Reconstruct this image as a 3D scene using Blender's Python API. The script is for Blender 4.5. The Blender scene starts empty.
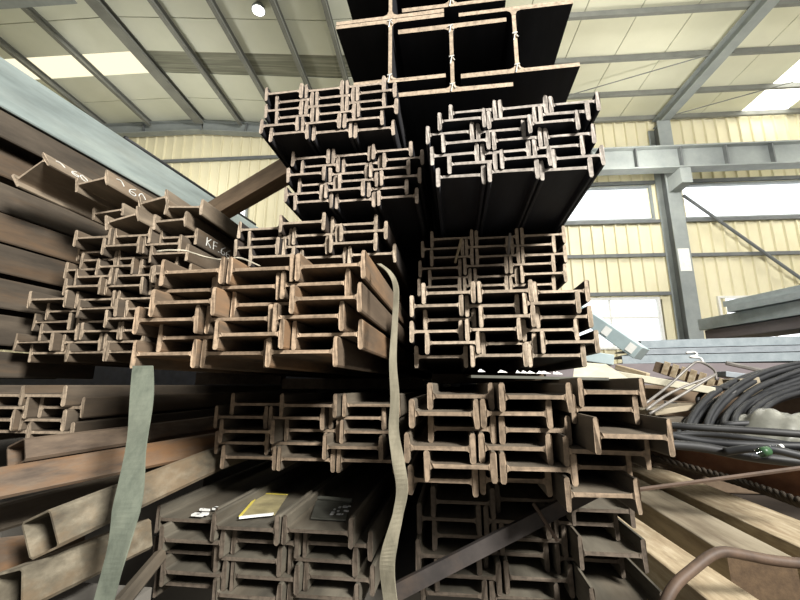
import bpy, math, random
from mathutils import Vector, Matrix
random.seed(7)
scene = bpy.context.scene
COL = scene.collection
TH = math.radians(3.5)          # the hall stands turned this much against the steel stacks
EYE = 1.0

# ------------------------------------------------------------------ helpers
def lin(c):
    c /= 255.0
    return c / 12.92 if c <= 0.04045 else ((c + 0.055) / 1.055) ** 2.4
def rgb(r, g, b): return (lin(r), lin(g), lin(b), 1.0)

def mat(name, cols, scale=(6, 6, 6), rough=0.8, metal=0.0, bump=0.15, patch=None, patch_amt=0.5, detail=6, vary=0.0, spec=0.3):
    m = bpy.data.materials.new(name); m.use_nodes = True
    nt = m.node_tree; N = nt.nodes; L = nt.links
    bs = N['Principled BSDF']
    tc = N.new('ShaderNodeTexCoord'); mp = N.new('ShaderNodeMapping'); mp.inputs['Scale'].default_value = scale
    L.new(tc.outputs['Object'], mp.inputs['Vector'])
    oi = N.new('ShaderNodeObjectInfo')
    sh = N.new('ShaderNodeVectorMath'); sh.operation = 'SCALE'; sh.inputs['Scale'].default_value = 37.0
    cb = N.new('ShaderNodeCombineXYZ')
    for k in range(3): L.new(oi.outputs['Random'], cb.inputs[k])
    L.new(cb.outputs[0], sh.inputs[0]); L.new(sh.outputs[0], mp.inputs['Location'])
    nz = N.new('ShaderNodeTexNoise'); nz.inputs['Scale'].default_value = 1.0; nz.inputs['Detail'].default_value = detail; nz.inputs['Roughness'].default_value = 0.65
    L.new(mp.outputs[0], nz.inputs['Vector'])
    cr = N.new('ShaderNodeValToRGB')
    els = cr.color_ramp.elements
    k = len(cols)
    els[0].position = 0.3; els[0].color = cols[0]
    els[1].position = 0.72; els[1].color = cols[-1]
    for i in range(1, k - 1):
        e = els.new(0.3 + 0.42 * i / (k - 1)); e.color = cols[i]
    L.new(nz.outputs['Fac'], cr.inputs['Fac'])
    out = cr.outputs['Color']
    if patch:
        n2 = N.new('ShaderNodeTexNoise'); n2.inputs['Scale'].default_value = 0.45; n2.inputs['Detail'].default_value = 8; n2.inputs['Roughness'].default_value = 0.7
        L.new(mp.outputs[0], n2.inputs['Vector'])
        r2 = N.new('ShaderNodeMapRange'); r2.inputs['From Min'].default_value = 0.48; r2.inputs['From Max'].default_value = 0.66; r2.inputs['To Max'].default_value = patch_amt
        L.new(n2.outputs['Fac'], r2.inputs['Value'])
        mx = N.new('ShaderNodeMix'); mx.data_type = 'RGBA'
        L.new(r2.outputs[0], mx.inputs['Factor']); L.new(out, mx.inputs['A']); mx.inputs['B'].default_value = patch
        out = mx.outputs['Result']
    if vary:
        hv = N.new('ShaderNodeHueSaturation')
        r3 = N.new('ShaderNodeMapRange'); r3.inputs['To Min'].default_value = 1 - vary; r3.inputs['To Max'].default_value = 1 + vary
        L.new(oi.outputs['Random'], r3.inputs['Value']); L.new(r3.outputs[0], hv.inputs['Value']); L.new(out, hv.inputs['Color'])
        out = hv.outputs['Color']
    L.new(out, bs.inputs['Base Color'])
    bs.inputs['Roughness'].default_value = rough; bs.inputs['Metallic'].default_value = metal
    bs.inputs['Specular IOR Level'].default_value = spec
    if bump:
        bp = N.new('ShaderNodeBump'); bp.inputs['Strength'].default_value = bump; bp.inputs['Distance'].default_value = 0.01
        L.new(nz.outputs['Fac'], bp.inputs['Height']); L.new(bp.outputs[0], bs.inputs['Normal'])
    return m

def emit(name, col, s):
    m = bpy.data.materials.new(name); m.use_nodes = True
    nt = m.node_tree; nt.nodes.clear()
    e = nt.nodes.new('ShaderNodeEmission'); e.inputs['Color'].default_value = col; e.inputs['Strength'].default_value = s
    o = nt.nodes.new('ShaderNodeOutputMaterial'); nt.links.new(e.outputs[0], o.inputs[0])
    return m

class MB:
    def __init__(s): s.v = []; s.f = []; s.m = []
    def add(s, vs, fs, mi=0):
        b = len(s.v); s.v += [tuple(v) for v in vs]
        for f in fs:
            s.f.append(tuple(b + i for i in f)); s.m.append(mi)
    def box(s, x0, x1, y0, y1, z0, z1, mi=0):
        s.add([(x0,y0,z0),(x1,y0,z0),(x1,y1,z0),(x0,y1,z0),(x0,y0,z1),(x1,y0,z1),(x1,y1,z1),(x0,y1,z1)],
              [(0,3,2,1),(4,5,6,7),(0,1,5,4),(1,2,6,5),(2,3,7,6),(3,0,4,7)], mi)
    def prism(s, prof, y0, y1, mi=0, me=None, jit=0.0, segs=1):
        """prof: ccw (x, z) seen from the front (-y); extruded along y"""
        me = mi if me is None else me
        n = len(prof); vs = []
        for k in range(segs + 1):
            y = y0 + (y1 - y0) * k / segs
            for x, z in prof:
                d = random.uniform(-jit, jit) if k == 0 else 0
                vs.append((x, y + d, z))
        fs = []
        for k in range(segs):
            a, b = k * n, (k + 1) * n
            for i in range(n):
                j = (i + 1) % n
                fs.append((a + i, b + i, b + j, a + j))
        s.add(vs, fs, mi)
        s.add([vs[i] for i in range(n)], [tuple(range(n))], me)
        s.add([vs[segs * n + i] for i in range(n)], [tuple(reversed(range(n)))], me)
    def tube(s, pts, r, n=8, mi=0, closed=False):
        pts = [Vector(p) for p in pts]; N = len(pts); vs = []
        up = None
        for i, p in enumerate(pts):
            a = pts[(i - 1) % N] if (closed or i > 0) else p
            b = pts[(i + 1) % N] if (closed or i < N - 1) else p
            t = (b - a).normalized()
            if up is None:
                up = t.orthogonal().normalized()
            up = (up - t * up.dot(t))
            up = up.normalized() if up.length > 1e-6 else t.orthogonal().normalized()
            w = t.cross(up)
            rr = r[i] if isinstance(r, (list, tuple)) else r
            for k in range(n):
                q = 2 * math.pi * k / n
                vs.append(p + up * math.cos(q) * rr + w * math.sin(q) * rr)
        fs = []
        for i in range(N if closed else N - 1):
            a, b = i * n, ((i + 1) % N) * n
            for k in range(n):
                fs.append((a + k, a + (k + 1) % n, b + (k + 1) % n, b + k))
        if not closed:
            fs.append(tuple(reversed(range(n)))); fs.append(tuple((N - 1) * n + k for k in range(n)))
        s.add(vs, fs, mi)
    def ribbon(s, pts, wv, th, mi=0):
        """pts centre line, wv list of half-width vectors"""
        vs = []
        N = len(pts)
        for i in range(N):
            p = Vector(pts[i]); w = Vector(wv[i])
            t = (Vector(pts[min(i + 1, N - 1)]) - Vector(pts[max(i - 1, 0)])).normalized()
            n = t.cross(w).normalized() * th / 2
            vs += [p - w - n, p + w - n, p + w + n, p - w + n]
        fs = [(0, 1, 2, 3), tuple((N - 1) * 4 + k for k in (3, 2, 1, 0))]
        for i in range(N - 1):
            a, b = i * 4, i * 4 + 4
            for k in range(4):
                j = (k + 1) % 4
                fs.append((a + k, b + k, b + j, a + j))
        s.add(vs, fs, mi)
    def mesh(s, name, mats):
        me = bpy.data.meshes.new(name)
        me.from_pydata(s.v, [], s.f)
        for m in mats: me.materials.append(m)
        for p, i in zip(me.polygons, s.m): p.material_index = i
        me.update()
        return me
    def build(s, name, mats, parent=None, loc=(0,0,0), rot=(0,0,0), smooth=False, bevel=0.0):
        if not isinstance(mats, (list, tuple)): mats = [mats]
        o = link(name, s.mesh(name, mats), parent, loc, rot)
        if smooth:
            for p in o.data.polygons: p.use_smooth = True
        if bevel:
            md = o.modifiers.new('bevel', 'BEVEL'); md.width = bevel; md.segments = 2; md.limit_method = 'ANGLE'
        return o

def link(name, data, parent=None, loc=(0,0,0), rot=(0,0,0)):
    o = bpy.data.objects.new(name, data); COL.objects.link(o)
    o.location = loc; o.rotation_euler = rot
    if parent: o.parent = parent
    return o
def tag(o, label, cat, group=None, kind='thing'):
    o['label'] = label; o['category'] = cat
    if group: o['group'] = group
    if kind: o['kind'] = kind
    return o
def thing(name, label, cat, loc=(0,0,0), rot=(0,0,0), group=None):
    return tag(link(name, None, None, loc, rot), label, cat, group)
def struct(name, mb, m, bevel=0, rot=TH):
    o = mb.build(name, m, None, (0,0,0), (0,0,rot), bevel=bevel); o['kind'] = 'structure'; return o
def smooth_path(pts, n=6):
    P = [Vector(p) for p in pts]; out = []
    for i in range(len(P) - 1):
        p0 = P[max(i-1,0)]; p1 = P[i]; p2 = P[i+1]; p3 = P[min(i+2,len(P)-1)]
        for k in range(n):
            t = k / n
            out.append(0.5*((2*p1)+(p2-p0)*t+(2*p0-5*p1+4*p2-p3)*t*t+(3*p1-p0-3*p2+p3)*t**3))
    out.append(P[-1]); return out

# ------------------------------------------------------------------ materials
def steel_pair(n, end, side, var=0.12, patch=None, pa=0.5):
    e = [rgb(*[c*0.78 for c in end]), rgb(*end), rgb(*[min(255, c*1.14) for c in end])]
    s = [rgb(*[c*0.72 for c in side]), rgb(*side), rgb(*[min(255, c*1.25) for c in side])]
    return (mat('mill_steel_'+n, s, (9, 1.6, 9), 0.72, 0.0, 0.12, patch, pa, vary=var),
            mat('cut_end_'+n, e, (60, 60, 60), 0.85, 0.0, 0.1, vary=var*0.7))
RUSTC = rgb(120, 78, 48)
ST = {
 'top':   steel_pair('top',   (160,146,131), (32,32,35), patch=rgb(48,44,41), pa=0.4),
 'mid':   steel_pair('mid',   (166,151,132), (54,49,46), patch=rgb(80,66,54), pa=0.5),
 'rusty': steel_pair('rusty', (160,139,116), (92,79,65), patch=rgb(142,110,79), pa=0.8),
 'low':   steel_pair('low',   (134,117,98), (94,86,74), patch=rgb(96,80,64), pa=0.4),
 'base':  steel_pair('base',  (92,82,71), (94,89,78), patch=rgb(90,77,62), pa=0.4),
 'left':  steel_pair('left',  (158,142,122), (86,77,66), patch=rgb(110,90,68), pa=0.5),
 'loose': steel_pair('loose', (164,148,128), (124,112,96), patch=rgb(120,98,76), pa=0.4),
 'wall':  steel_pair('wall',  (112,100,86), (78,70,60), patch=rgb(112,88,64), pa=0.6),
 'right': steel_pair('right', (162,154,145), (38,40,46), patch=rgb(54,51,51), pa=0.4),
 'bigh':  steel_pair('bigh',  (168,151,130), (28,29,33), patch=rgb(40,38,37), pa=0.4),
}
GALV = mat('galvanised_grey', [rgb(112,122,120), rgb(138,149,146), rgb(158,168,162)], (3,1.2,8), 0.55, 0.1, 0.08, rgb(110,112,106), 0.5)
PAINT = mat('grey_painted_steel', [rgb(126,132,132), rgb(146,152,150)], (3,3,3), 0.6, 0, 0.03)
PAINTD = mat('dark_grey_painted_steel', [rgb(92,96,98), rgb(116,120,120)], (3,3,3), 0.6, 0, 0.03)
PURLIN = mat('purlin_grey', [rgb(106,108,104), rgb(128,130,124)], (2,2,2), 0.6, 0, 0.02)
CREAM = mat('cream_cladding', [rgb(212,205,172), rgb(222,215,184), rgb(228,222,194)], (0.7,0.7,0.4), 0.55, 0, 0.02, rgb(200,192,156), 0.3)
ROOF = mat('roof_sheet', [rgb(204,208,194), rgb(220,223,211)], (0.5,0.5,0.5), 0.6, 0, 0.02)
ROOFR = mat('roof_sheet_cream', [rgb(204,204,182), rgb(220,219,198)], (0.5,0.5,0.5), 0.6, 0, 0.02)
DIRTY = mat('dirty_skylight', [rgb(100,102,92), rgb(128,130,118), rgb(170,172,158)], (0.6,16,1), 0.6, 0, 0.02)
SEAM = mat('roof_seam', [rgb(150,150,134), rgb(160,160,144)], (2,2,2), 0.7, 0, 0)
CONC = mat('concrete_floor', [rgb(96,92,86), rgb(122,118,110)], (1.5,1.5,1.5), 0.9, 0, 0.1)
DARKT = mat('dark_oily_ground', [rgb(44,38,32), rgb(62,54,46)], (4,4,4), 0.9, 0, 0.1)
SLING = mat('faded_webbing', [rgb(80,86,76), rgb(104,110,97), rgb(122,127,112)], (18,18,9), 0.9, 0, 0.15, rgb(100,104,92), 0.4)
SLING2 = mat('pale_webbing', [rgb(108,104,88), rgb(132,126,108), rgb(146,140,120)], (30,30,10), 0.9, 0, 0.15, rgb(116,112,96), 0.4)
TAPE = mat('pale_band', [rgb(190,182,160), rgb(206,198,178)], (20,20,20), 0.7, 0, 0.05)
CHALK = mat('chalk_white', [rgb(206,206,198), rgb(228,228,222)], (50,50,50), 0.95, 0, 0)
WOOD = mat('pale_timber', [rgb(128,114,92), rgb(166,151,124), rgb(192,179,154)], (34,6,34), 0.85, 0, 0.2, rgb(122,100,74), 0.5)
WOODG = mat('grey_timber', [rgb(112,102,86), rgb(142,132,112), rgb(158,148,128)], (20,2.5,20), 0.88, 0, 0.2, rgb(98,84,66), 0.5)
ENDG = mat('dark_end_grain', [rgb(70,56,42), rgb(96,78,58)], (40,40,40), 0.9, 0, 0.2)
WOODB = mat('brown_timber', [rgb(86,72,58), rgb(110,94,76)], (20,3,20), 0.88, 0, 0.2)
RUST = mat('red_rust', [rgb(120,84,66), rgb(146,106,84), rgb(160,120,96)], (7,3,7), 0.85, 0, 0.15, rgb(100,72,58), 0.5)
TUBE = mat('brown_tube', [rgb(74,64,55), rgb(102,88,74), rgb(124,108,90)], (22,5,22), 0.72, 0, 0.12, rgb(124,90,58), 0.8, vary=0.08)
TUBEP = mat('pale_scaly_tube', [rgb(78,72,61), rgb(108,101,86), rgb(146,137,118)], (18,9,18), 0.75, 0, 0.25, rgb(116,96,72), 0.6)
BLACK = mat('black_rubber', [rgb(24,25,27), rgb(46,47,48)], (8,8,8), 0.55, 0, 0.05, spec=0.35)
CABLEG = mat('dusty_cable', [rgb(30,30,31), rgb(54,54,53)], (8,8,8), 0.55, 0, 0.05, spec=0.35)
WIRE = mat('grey_wire', [rgb(104,100,96), rgb(140,136,130)], (20,20,20), 0.5, 0.3, 0.05)
ROPE = mat('greased_rope', [rgb(52,46,40), rgb(84,76,66)], (40,40,40), 0.6, 0.2, 0.05)
BROWNROD = mat('brown_rod', [rgb(66,54,45), rgb(96,78,64)], (20,20,20), 0.6, 0, 0.05)
BLUEG = mat('pale_blue_steel', [rgb(150,166,168), rgb(176,192,194)], (5,5,5), 0.5, 0.1, 0.03, rgb(140,150,150), 0.4)
SLATE = mat('slate_grey_steel', [rgb(166,176,178), rgb(192,201,202)], (0.6,9,9), 0.5, 0.1, 0.03)
SLATED = mat('dark_slate_steel', [rgb(120,127,132), rgb(146,152,156)], (0.6,9,9), 0.55, 0.1, 0.03)
GIRD = mat('mid_grey_girder_steel', [rgb(122,132,136), rgb(150,159,162)], (0.6,9,9), 0.5, 0.1, 0.03)
PURPLE = mat('dull_purple_plate', [rgb(112,104,106), rgb(134,126,126)], (2,2,6), 0.7, 0.1, 0.03)
WHITE = mat('white_paper', [rgb(214,214,208), rgb(230,230,226)], (20,20,20), 0.8, 0, 0.02)
CARD = mat('dusty_card', [rgb(128,118,84), rgb(150,140,102), rgb(168,156,114)], (14,14,14), 0.85, 0, 0.1, rgb(112,104,80), 0.5)
YELLOW = mat('yellow_tape', [rgb(196,180,76), rgb(212,196,92)], (20,20,20), 0.6, 0, 0)
GREYSHEET = mat('grey_sheet', [rgb(84,84,76), rgb(106,106,96)], (14,14,14), 0.8, 0, 0.1)
PALE = mat('pale_dusty_sheet', [rgb(176,172,152), rgb(206,200,178)], (10,10,10), 0.8, 0, 0.1)
BAG = mat('milky_plastic', [rgb(92,92,84), rgb(128,128,118)], (10,10,10), 0.35, 0, 0.1, spec=0.5)
GREEN = mat('green_plastic', [rgb(44,74,48), rgb(62,92,62)], (10,10,10), 0.4, 0, 0)
def glass():
    m = bpy.data.materials.new('window_glass'); m.use_nodes = True
    nt = m.node_tree; nt.nodes.clear()
    t = nt.nodes.new('ShaderNodeBsdfTransparent'); t.inputs[0].default_value = (0.95,0.97,1,1)
    g = nt.nodes.new('ShaderNodeBsdfGlossy'); g.inputs['Roughness'].default_value = 0.05
    x = nt.nodes.new('ShaderNodeMixShader'); x.inputs[0].default_value = 0.06
    o = nt.nodes.new('ShaderNodeOutputMaterial')
    nt.links.new(t.outputs[0], x.inputs[1]); nt.links.new(g.outputs[0], x.inputs[2]); nt.links.new(x.outputs[0], o.inputs[0])
    return m
GLASS = emit('bright_frosted_window', (0.95, 0.98, 1.0, 1), 1.6)
CLEARP = glass(); CLEARP.name = 'clear_plastic'
SKYL = emit('skylight_daylight', (1.0, 0.90, 0.62, 1), 0.95)
SKYR = emit('skylight_white_daylight', (1.0, 0.97, 0.86, 1), 4.5)
LAMPG = emit('lamp_glow', (1.0, 0.98, 0.9, 1), 6.0)

# ------------------------------------------------------------------ the hall
def rot(u, v): return (u*math.cos(TH)-v*math.sin(TH), u*math.sin(TH)+v*math.cos(TH))

f = MB(); f.box(-14, 14, -12, 9.3, -0.1, 0)
struct('floor', f, CONC)
WINS = [(3.0, 5.15, 4.73, 5.50), (5.85, 9.2, 4.73, 5.50), (3.0, 5.0, 1.80, 2.84), (-5.6, -4.5, 4.95, 5.5), (6.3, 8.4, 1.8, 2.84)]
def wall_cladding(u0, u1, ztop, wins, pitch=0.26):
    w = MB(); u = u0
    cells = []
    while u < u1 - 1e-6:
        ue = min(u + pitch, u1); cells.append((u, ue)); u = ue
    for a, b in cells:
        spans = [(0.0, ztop)]
        for (x0, x1, z0, z1) in wins:
            if (a + b) / 2 > x0 and (a + b) / 2 < x1:
                ns = []
                for s0, s1 in spans:
                    if z1 <= s0 or z0 >= s1: ns.append((s0, s1)); continue
                    if z0 > s0: ns.append((s0, z0))
                    if z1 < s1: ns.append((z1, s1))
                spans = ns
        for s0, s1 in spans:
            p = b - a
            # one trapezoid rib per cell, standing 3 cm into the hall
            xs = [(a, 9.0), (a + p*0.74, 9.0), (a + p*0.80, 8.955), (a + p*0.94, 8.955), (b, 9.0)]
            for k in range(4):
                (xa, ya), (xb, yb) = xs[k], xs[k+1]
                w.add([(xa, ya, s0), (xb, yb, s0), (xb, yb, s1), (xa, ya, s1)], [(0, 1, 2, 3)])
            w.add([(a, 9.06, s0), (b, 9.06, s0), (b, 9.06, s1), (a, 9.06, s1)], [(3, 2, 1, 0)])
    return w
struct('wall_back', wall_cladding(-11, 12, 7.75, WINS), CREAM)
for nm, u in (('wall_left', -11.0), ('wall_right', 12.0)):
    w = MB()
    if nm == 'wall_left': w.box(u - 0.1, u, 3.5, 9.06, 0, 7.75)
    else: w.box(u, u + 0.1, 3.5, 9.06, 0, 7.35)
    struct(nm, w, CREAM)
for i, (x0, x1, z0, z1) in enumerate(WINS):
    fr = MB(); t = 0.05
    fr.box(x0-t, x1+t, 8.94, 9.07, z0-t, z0); fr.box(x0-t, x1+t, 8.94, 9.07, z1, z1+t)
    fr.box(x0-t, x0, 8.94, 9.07, z0, z1); fr.box(x1, x1+t, 8.94, 9.07, z0, z1)
    n = 2 if z0 < 3 else 1
    pm = MB()
    for k in range(1, n):
        u = x0 + (x1-x0)*k/n; fr.box(u-0.02, u+0.02, 8.99, 9.05, z0, z1)
    if z0 < 3: fr.box(x0, x1, 8.98, 9.06, (z0+z1)/2+0.1, (z0+z1)/2+0.15)
    o = struct('window_%d' % (i+1), fr, WHITE if z0 < 3 else PAINT)
    g = MB(); g.box(x0, x1, 9.03, 9.036, z0, z1); go = g.build('pane', GLASS, o)

# roofs: left bay sheets run across, right bay sheets run front to back
ZL, ZR, UM = 7.72, 7.32, 0.9
URI = -5.8                         # ridge of the left roof
def zroof(u): return ZL if u < URI else max(ZL - 0.1*(u - URI), ZR)
UB = [-11.1, URI, URI + (ZL-ZR)/0.1, UM]
def roof_strip(mb, ua, ub, v0, v1, dz0, dz1, mi=0):
    us = [ua] + [x for x in UB if ua < x < ub] + [ub]
    for a, b in zip(us[:-1], us[1:]):
        za, zb = zroof(a), zroof(b)
        mb.add([(a,v0,za+dz0),(b,v0,zb+dz0),(b,v1,zb+dz0),(a,v1,za+dz0),(a,v0,za+dz1),(b,v0,zb+dz1),(b,v1,zb+dz1),(a,v1,za+dz1)],
               [(0,3,2,1),(4,5,6,7),(0,1,5,4),(1,2,6,5),(2,3,7,6),(3,0,4,7)], mi)
c = MB(); SK0, SK1 = 6.58, 7.16
vs_ = [4.4, 5.0, 5.8, SK0, SK1, 7.95, 8.8, 9.25]
for v, v1 in zip(vs_[:-1], vs_[1:]):
    if v == SK0: continue
    roof_strip(c, -11.1, UM, v, v1 - 0.018, 0, 0.05); roof_strip(c, -11.1, UM, v1 - 0.018, v1, 0.012, 0.05, 1)
struct('ceiling', c, [ROOF, SEAM])
s = MB(); roof_strip(s, -11.1, URI + 0.08, SK0, SK1, 0.01, 0.03); struct('window_6', s, SKYL)
s = MB(); roof_strip(s, URI + 0.08, UM, SK0, SK1, 0.01, 0.03); struct('trim_1', s, DIRTY)
c = MB(); u = UM
while u < 12.1:
    if 7.45 <= u < 8.4:
        u = 8.45; continue
    u1 = min(u + 0.94, 12.1)
    if u < 7.45 < u1: u1 = 7.45
    c.box(u, u1 - 0.018, 4.4, 9.25, ZR, ZR + 0.05)
    c.box(u1 - 0.018, u1, 4.4, 9.25, ZR + 0.012, ZR + 0.05, 1)
    u = u1
struct('ceiling', c, [ROOFR, SEAM])
s = MB(); s.box(7.45, 8.45, 4.4, 9.25, ZR + 0.01, ZR + 0.03); struct('window_7', s, SKYR)
s = MB(); s.box(UM - 0.06, UM + 0.06, 4.4, 9.0, ZR - 0.25, ZL + 0.05); struct('trim_2', s, PAINT)

def cee(name, lab, cat, p0, p1, h, w, m, grp=None):
    """cold-formed C section between two hall points (same level), lip up; p in hall coordinates"""
    d = Vector(p1) - Vector(p0); L = d.length; a = math.atan2(d.y, d.x) - math.pi/2
    x, y = rot(p0[0], p0[1])
    o = thing(name, lab, cat, (x, y, p0[2]), (0, 0, a + TH), grp)
    t = 0.012
    b = MB(); b.box(-t/2, t/2, 0, L, -h, 0); b.build('web', m, o)
    b = MB(); b.box(t/2, w, 0, L, -t, 0); b.build('flange', m, o)
    b = MB(); b.box(t/2, w, 0, L, -h, -h+t); b.box(w-t, w, 0, L, -h+t, -h+0.05); b.build('flange', m, o)
    return o
names = ['leftmost grey roof purlin crossing the bright left skylight', 'second grey roof purlin from the left, crossing bright skylight',
         'grey roof purlin at the right end of the bright left skylight', 'grey roof purlin crossing the dirty grey roof strip, left of small lamp',
         'grey roof purlin just left of the round roof lamp', 'grey roof purlin between round roof lamp and big black H-beams', 'grey roof purlin ending over the big black H-beams']
for lb, u in zip(names, (-8.40, -7.16, -5.90, -4.72, -3.66, -2.55, -1.68)):
    dbl = u == -5.90
    cee('roof_purlin', lb, 'roof beam', (u, 4.4, zroof(u+0.1)-0.012), (u, 8.70, zroof(u+0.1)-0.012), 0.15, 0.07 if not dbl else 0.22, PURLIN, 'purlins of the left roof')
names = ['grey roof purlin along the eave of the right roof', 'lowest free-standing grey purlin under right roof, next to the eave',
         'middle grey purlin of the right roof', 'topmost grey purlin of the right roof, at the upper photo edge']
for lb, v in zip(names, (8.86, 7.98, 6.96, 5.95)):
    cee('roof_purlin', lb, 'roof beam', (11.95, v, ZR-0.002), (UM+0.08, v, ZR-0.002), 0.105, 0.06, PURLIN, 'purlins of the right roof')

def hall_beam(name, lab, cat, p0, p1, h, b, tf, tw, m, stiff=0, grp=None, mw=None):
    """upright welded I girder in hall coordinates, p0/p1 at its underside"""
    d = Vector(p1) - Vector(p0); L = d.length; a = math.atan2(d.y, d.x) - math.pi/2
    x, y = rot(p0[0], p0[1])
    o = thing(name, lab, cat, (x, y, p0[2]), (math.atan2(d.z, math.hypot(d.x, d.y)), 0, a + TH), grp)
    q = MB(); q.box(-tw/2, tw/2, 0, L, tf, h-tf); q.build('web', mw or m, o)
    for z in (0, h-tf):
        q = MB(); q.box(-b/2, b/2, 0, L, z, z+tf); q.build('flange', m, o)
    if stiff:
        k = stiff/2
        while k < L:
            for sx in (-1, 1):
                q = MB(); x0, x1 = sorted((sx*tw/2, sx*(b/2-0.015))); q.box(x0, x1, k-0.012, k+0.012, tf, h-tf); q.build('stiffener', PAINTD, o)
            k += stiff
    return o
hall_beam('roof_girder', 'long grey girder under the eave of the left roof', 'girder', (-10.95, 8.82, 7.41), (URI, 8.82, 7.41), 0.29, 0.2, 0.02, 0.015, PAINT, 2.4)
hall_beam('roof_girder', 'grey cross girder at the upper left edge of the photo', 'girder', (-10.95, 5.02, 7.25), (URI, 5.02, 7.25), 0.30, 0.2, 0.02, 0.015, PAINT, 2.4)
hall_beam('roof_girder', 'grey girder under the falling half of left roof, beside the H-beams', 'girder', (URI+0.02, 8.82, 7.40), (-1.8, 8.82, 7.0), 0.28, 0.2, 0.02, 0.015, PAINT, 2.4)
hall_beam('roof_rafter', 'grey rafter running from the column head up and forward', 'rafter', (5.50, 8.9, 6.96), (5.54, 4.4, 6.96), 0.22, 0.2, 0.02, 0.02, PAINT)
hall_beam('crane_runway_beam', 'pale grey crane runway girder with stiffeners along the back wall', 'girder', (2.2, 8.2, 5.50), (11.9, 8.2, 5.50), 0.52, 0.26, 0.03, 0.02, PAINT, 0.92)
# wall column with bracket, in the back wall
cx, cy = rot(5.44, 8.72)
col = thing('steel_column', 'grey steel column standing against the back wall right of centre', 'column', (cx, cy, 0), (0,0,TH))
q = MB(); q.box(-0.012, 0.012, -0.16, 0.2, 0, 6.94); q.build('web', PAINTD, col)
for y in (-0.18, 0.2):
    q = MB(); q.box(-0.145, 0.145, y, y+0.02, 0, 6.94); q.build('flange', PAINT, col)
q = MB(); q.prism([(-0.11, 5.15), (0.11, 5.15), (0.11, 5.49), (-0.11, 5.49)], -0.64, -0.18); q.build('bracket', PAINT, col)
q = MB()
for z, lw in ((3.35, 0.5),):
    q.box(-0.12, 0.11, -0.187, -0.181, z, z + lw)
lo = q.build('paper_notice', WHITE, col); lo['label'] = 'white notice panel on the column face'
def girt(lab, u0, u1, z, v=8.885):
    x, y = rot(u0, v)
    o = thing('wall_girt', lab, 'wall rail', (x, y, z), (0,0,TH), 'rails along the back wall')
    q = MB(); q.box(0, u1-u0, 0, 0.06, 0, 0.012); q.build('flange', PAINTD, o)
    q = MB(); q.box(0, u1-u0, 0, 0.012, 0.012, 0.075); q.build('web', PAINTD, o)
girt('thin grey wall rail across the cream wall left of the column', 1.0, 5.27, 3.80)
girt('thin grey wall rail across the cream wall right of the column', 5.61, 11.9, 3.78)
girt('thin grey wall rail on the far left cream wall', -10.9, 0.0, 6.62)
girt('thin grey rail below the upper windows left of the column', 1.0, 5.27, 4.60)
girt('thin grey rail below the upper windows right of the column', 5.61, 11.9, 4.60)
girt('thin grey rail above the upper windows left of the column', 1.0, 5.27, 5.56)
girt('thin grey rail above the upper windows right of the column', 5.61, 11.9, 5.56)
girt('thin grey rail above the low window behind the steel', 1.0, 5.27, 2.92)
q = MB(); a = Vector((5.78, 8.8, 5.20)); b = Vector((9.0, 8.8, 2.16))
q.tube([a, b], 0.035, 8)
tag(q.build('wall_brace', PAINTD, None, (0,0,0), (0,0,TH)), 'thin diagonal steel brace sloping down right of the column', 'brace')
q = MB(); q.tube([(9.0, 8.7, 3.3), (7.2, 8.7, 2.2)], 0.03, 8)
tag(q.build('wall_brace', PAINTD, None, (0,0,0), (0,0,TH)), 'thin diagonal brace rising to the right photo edge above grey sheets', 'brace')
q = MB(); q.tube([(1.2, 8.6, ZR-0.16), (5.4, 6.9, ZR-0.16)], 0.012, 6)
tag(q.build('roof_tie_rod', PURLIN, None, (0,0,0), (0,0,TH)), 'thin roof tie rod left of the grey rafter', 'rod')
q = MB(); q.tube([(5.7, 8.7, ZR-0.16), (11, 6.1, ZR-0.16)], 0.012, 6)
tag(q.build('roof_tie_rod', PURLIN, None, (0,0,0), (0,0,TH)), 'thin roof tie rod right of the grey rafter', 'rod')
# round lamp under the left roof
lx, ly = rot(-2.84, 5.50)
lamp = thing('roof_lamp', 'small round lamp hanging under the left roof', 'lamp', (lx, ly, 7.30))
q = MB(); q.tube([(0,0,0), (0,0,0.05), (0,0,0.14)], [0.12, 0.11, 0.05], 16); q.build('housing', PAINT, lamp, smooth=False)
q = MB(); q.tube([(0,0,-0.012), (0,0,-0.001)], 0.1, 16); q.build('diffuser', LAMPG, lamp)
q = MB(); q.tube([(0,0,0.13), (0,0,zroof(-2.84)-7.302)], 0.012, 6); q.build('hanger_rod', PURLIN, lamp)
# low plinths that carry the stacks
q = MB(); q.box(-1.15, 0.62, 1.5, 7.2, 0, 0.325); struct('trim_3', q, CONC, rot=0)
q = MB(); q.box(-2.3, -1.2, 1.9, 7.2, 0, 0.77); struct('trim_4', q, CONC, rot=0)
q = MB(); q.box(0.64, 4.6, 0.8, 5.6, 0, 0.33); struct('trim_5', q, DARKT, rot=0)
q = MB(); q.box(-2.2, -0.85, 0.7, 1.15, 0, 0.45); struct('trim_7', q, CONC, rot=0)
q = MB(); q.box(-2.75, -2.25, 0.9, 3.6, 0, 1.0); struct('trim_6', q, CONC, rot=-math.radians(0))

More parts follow.
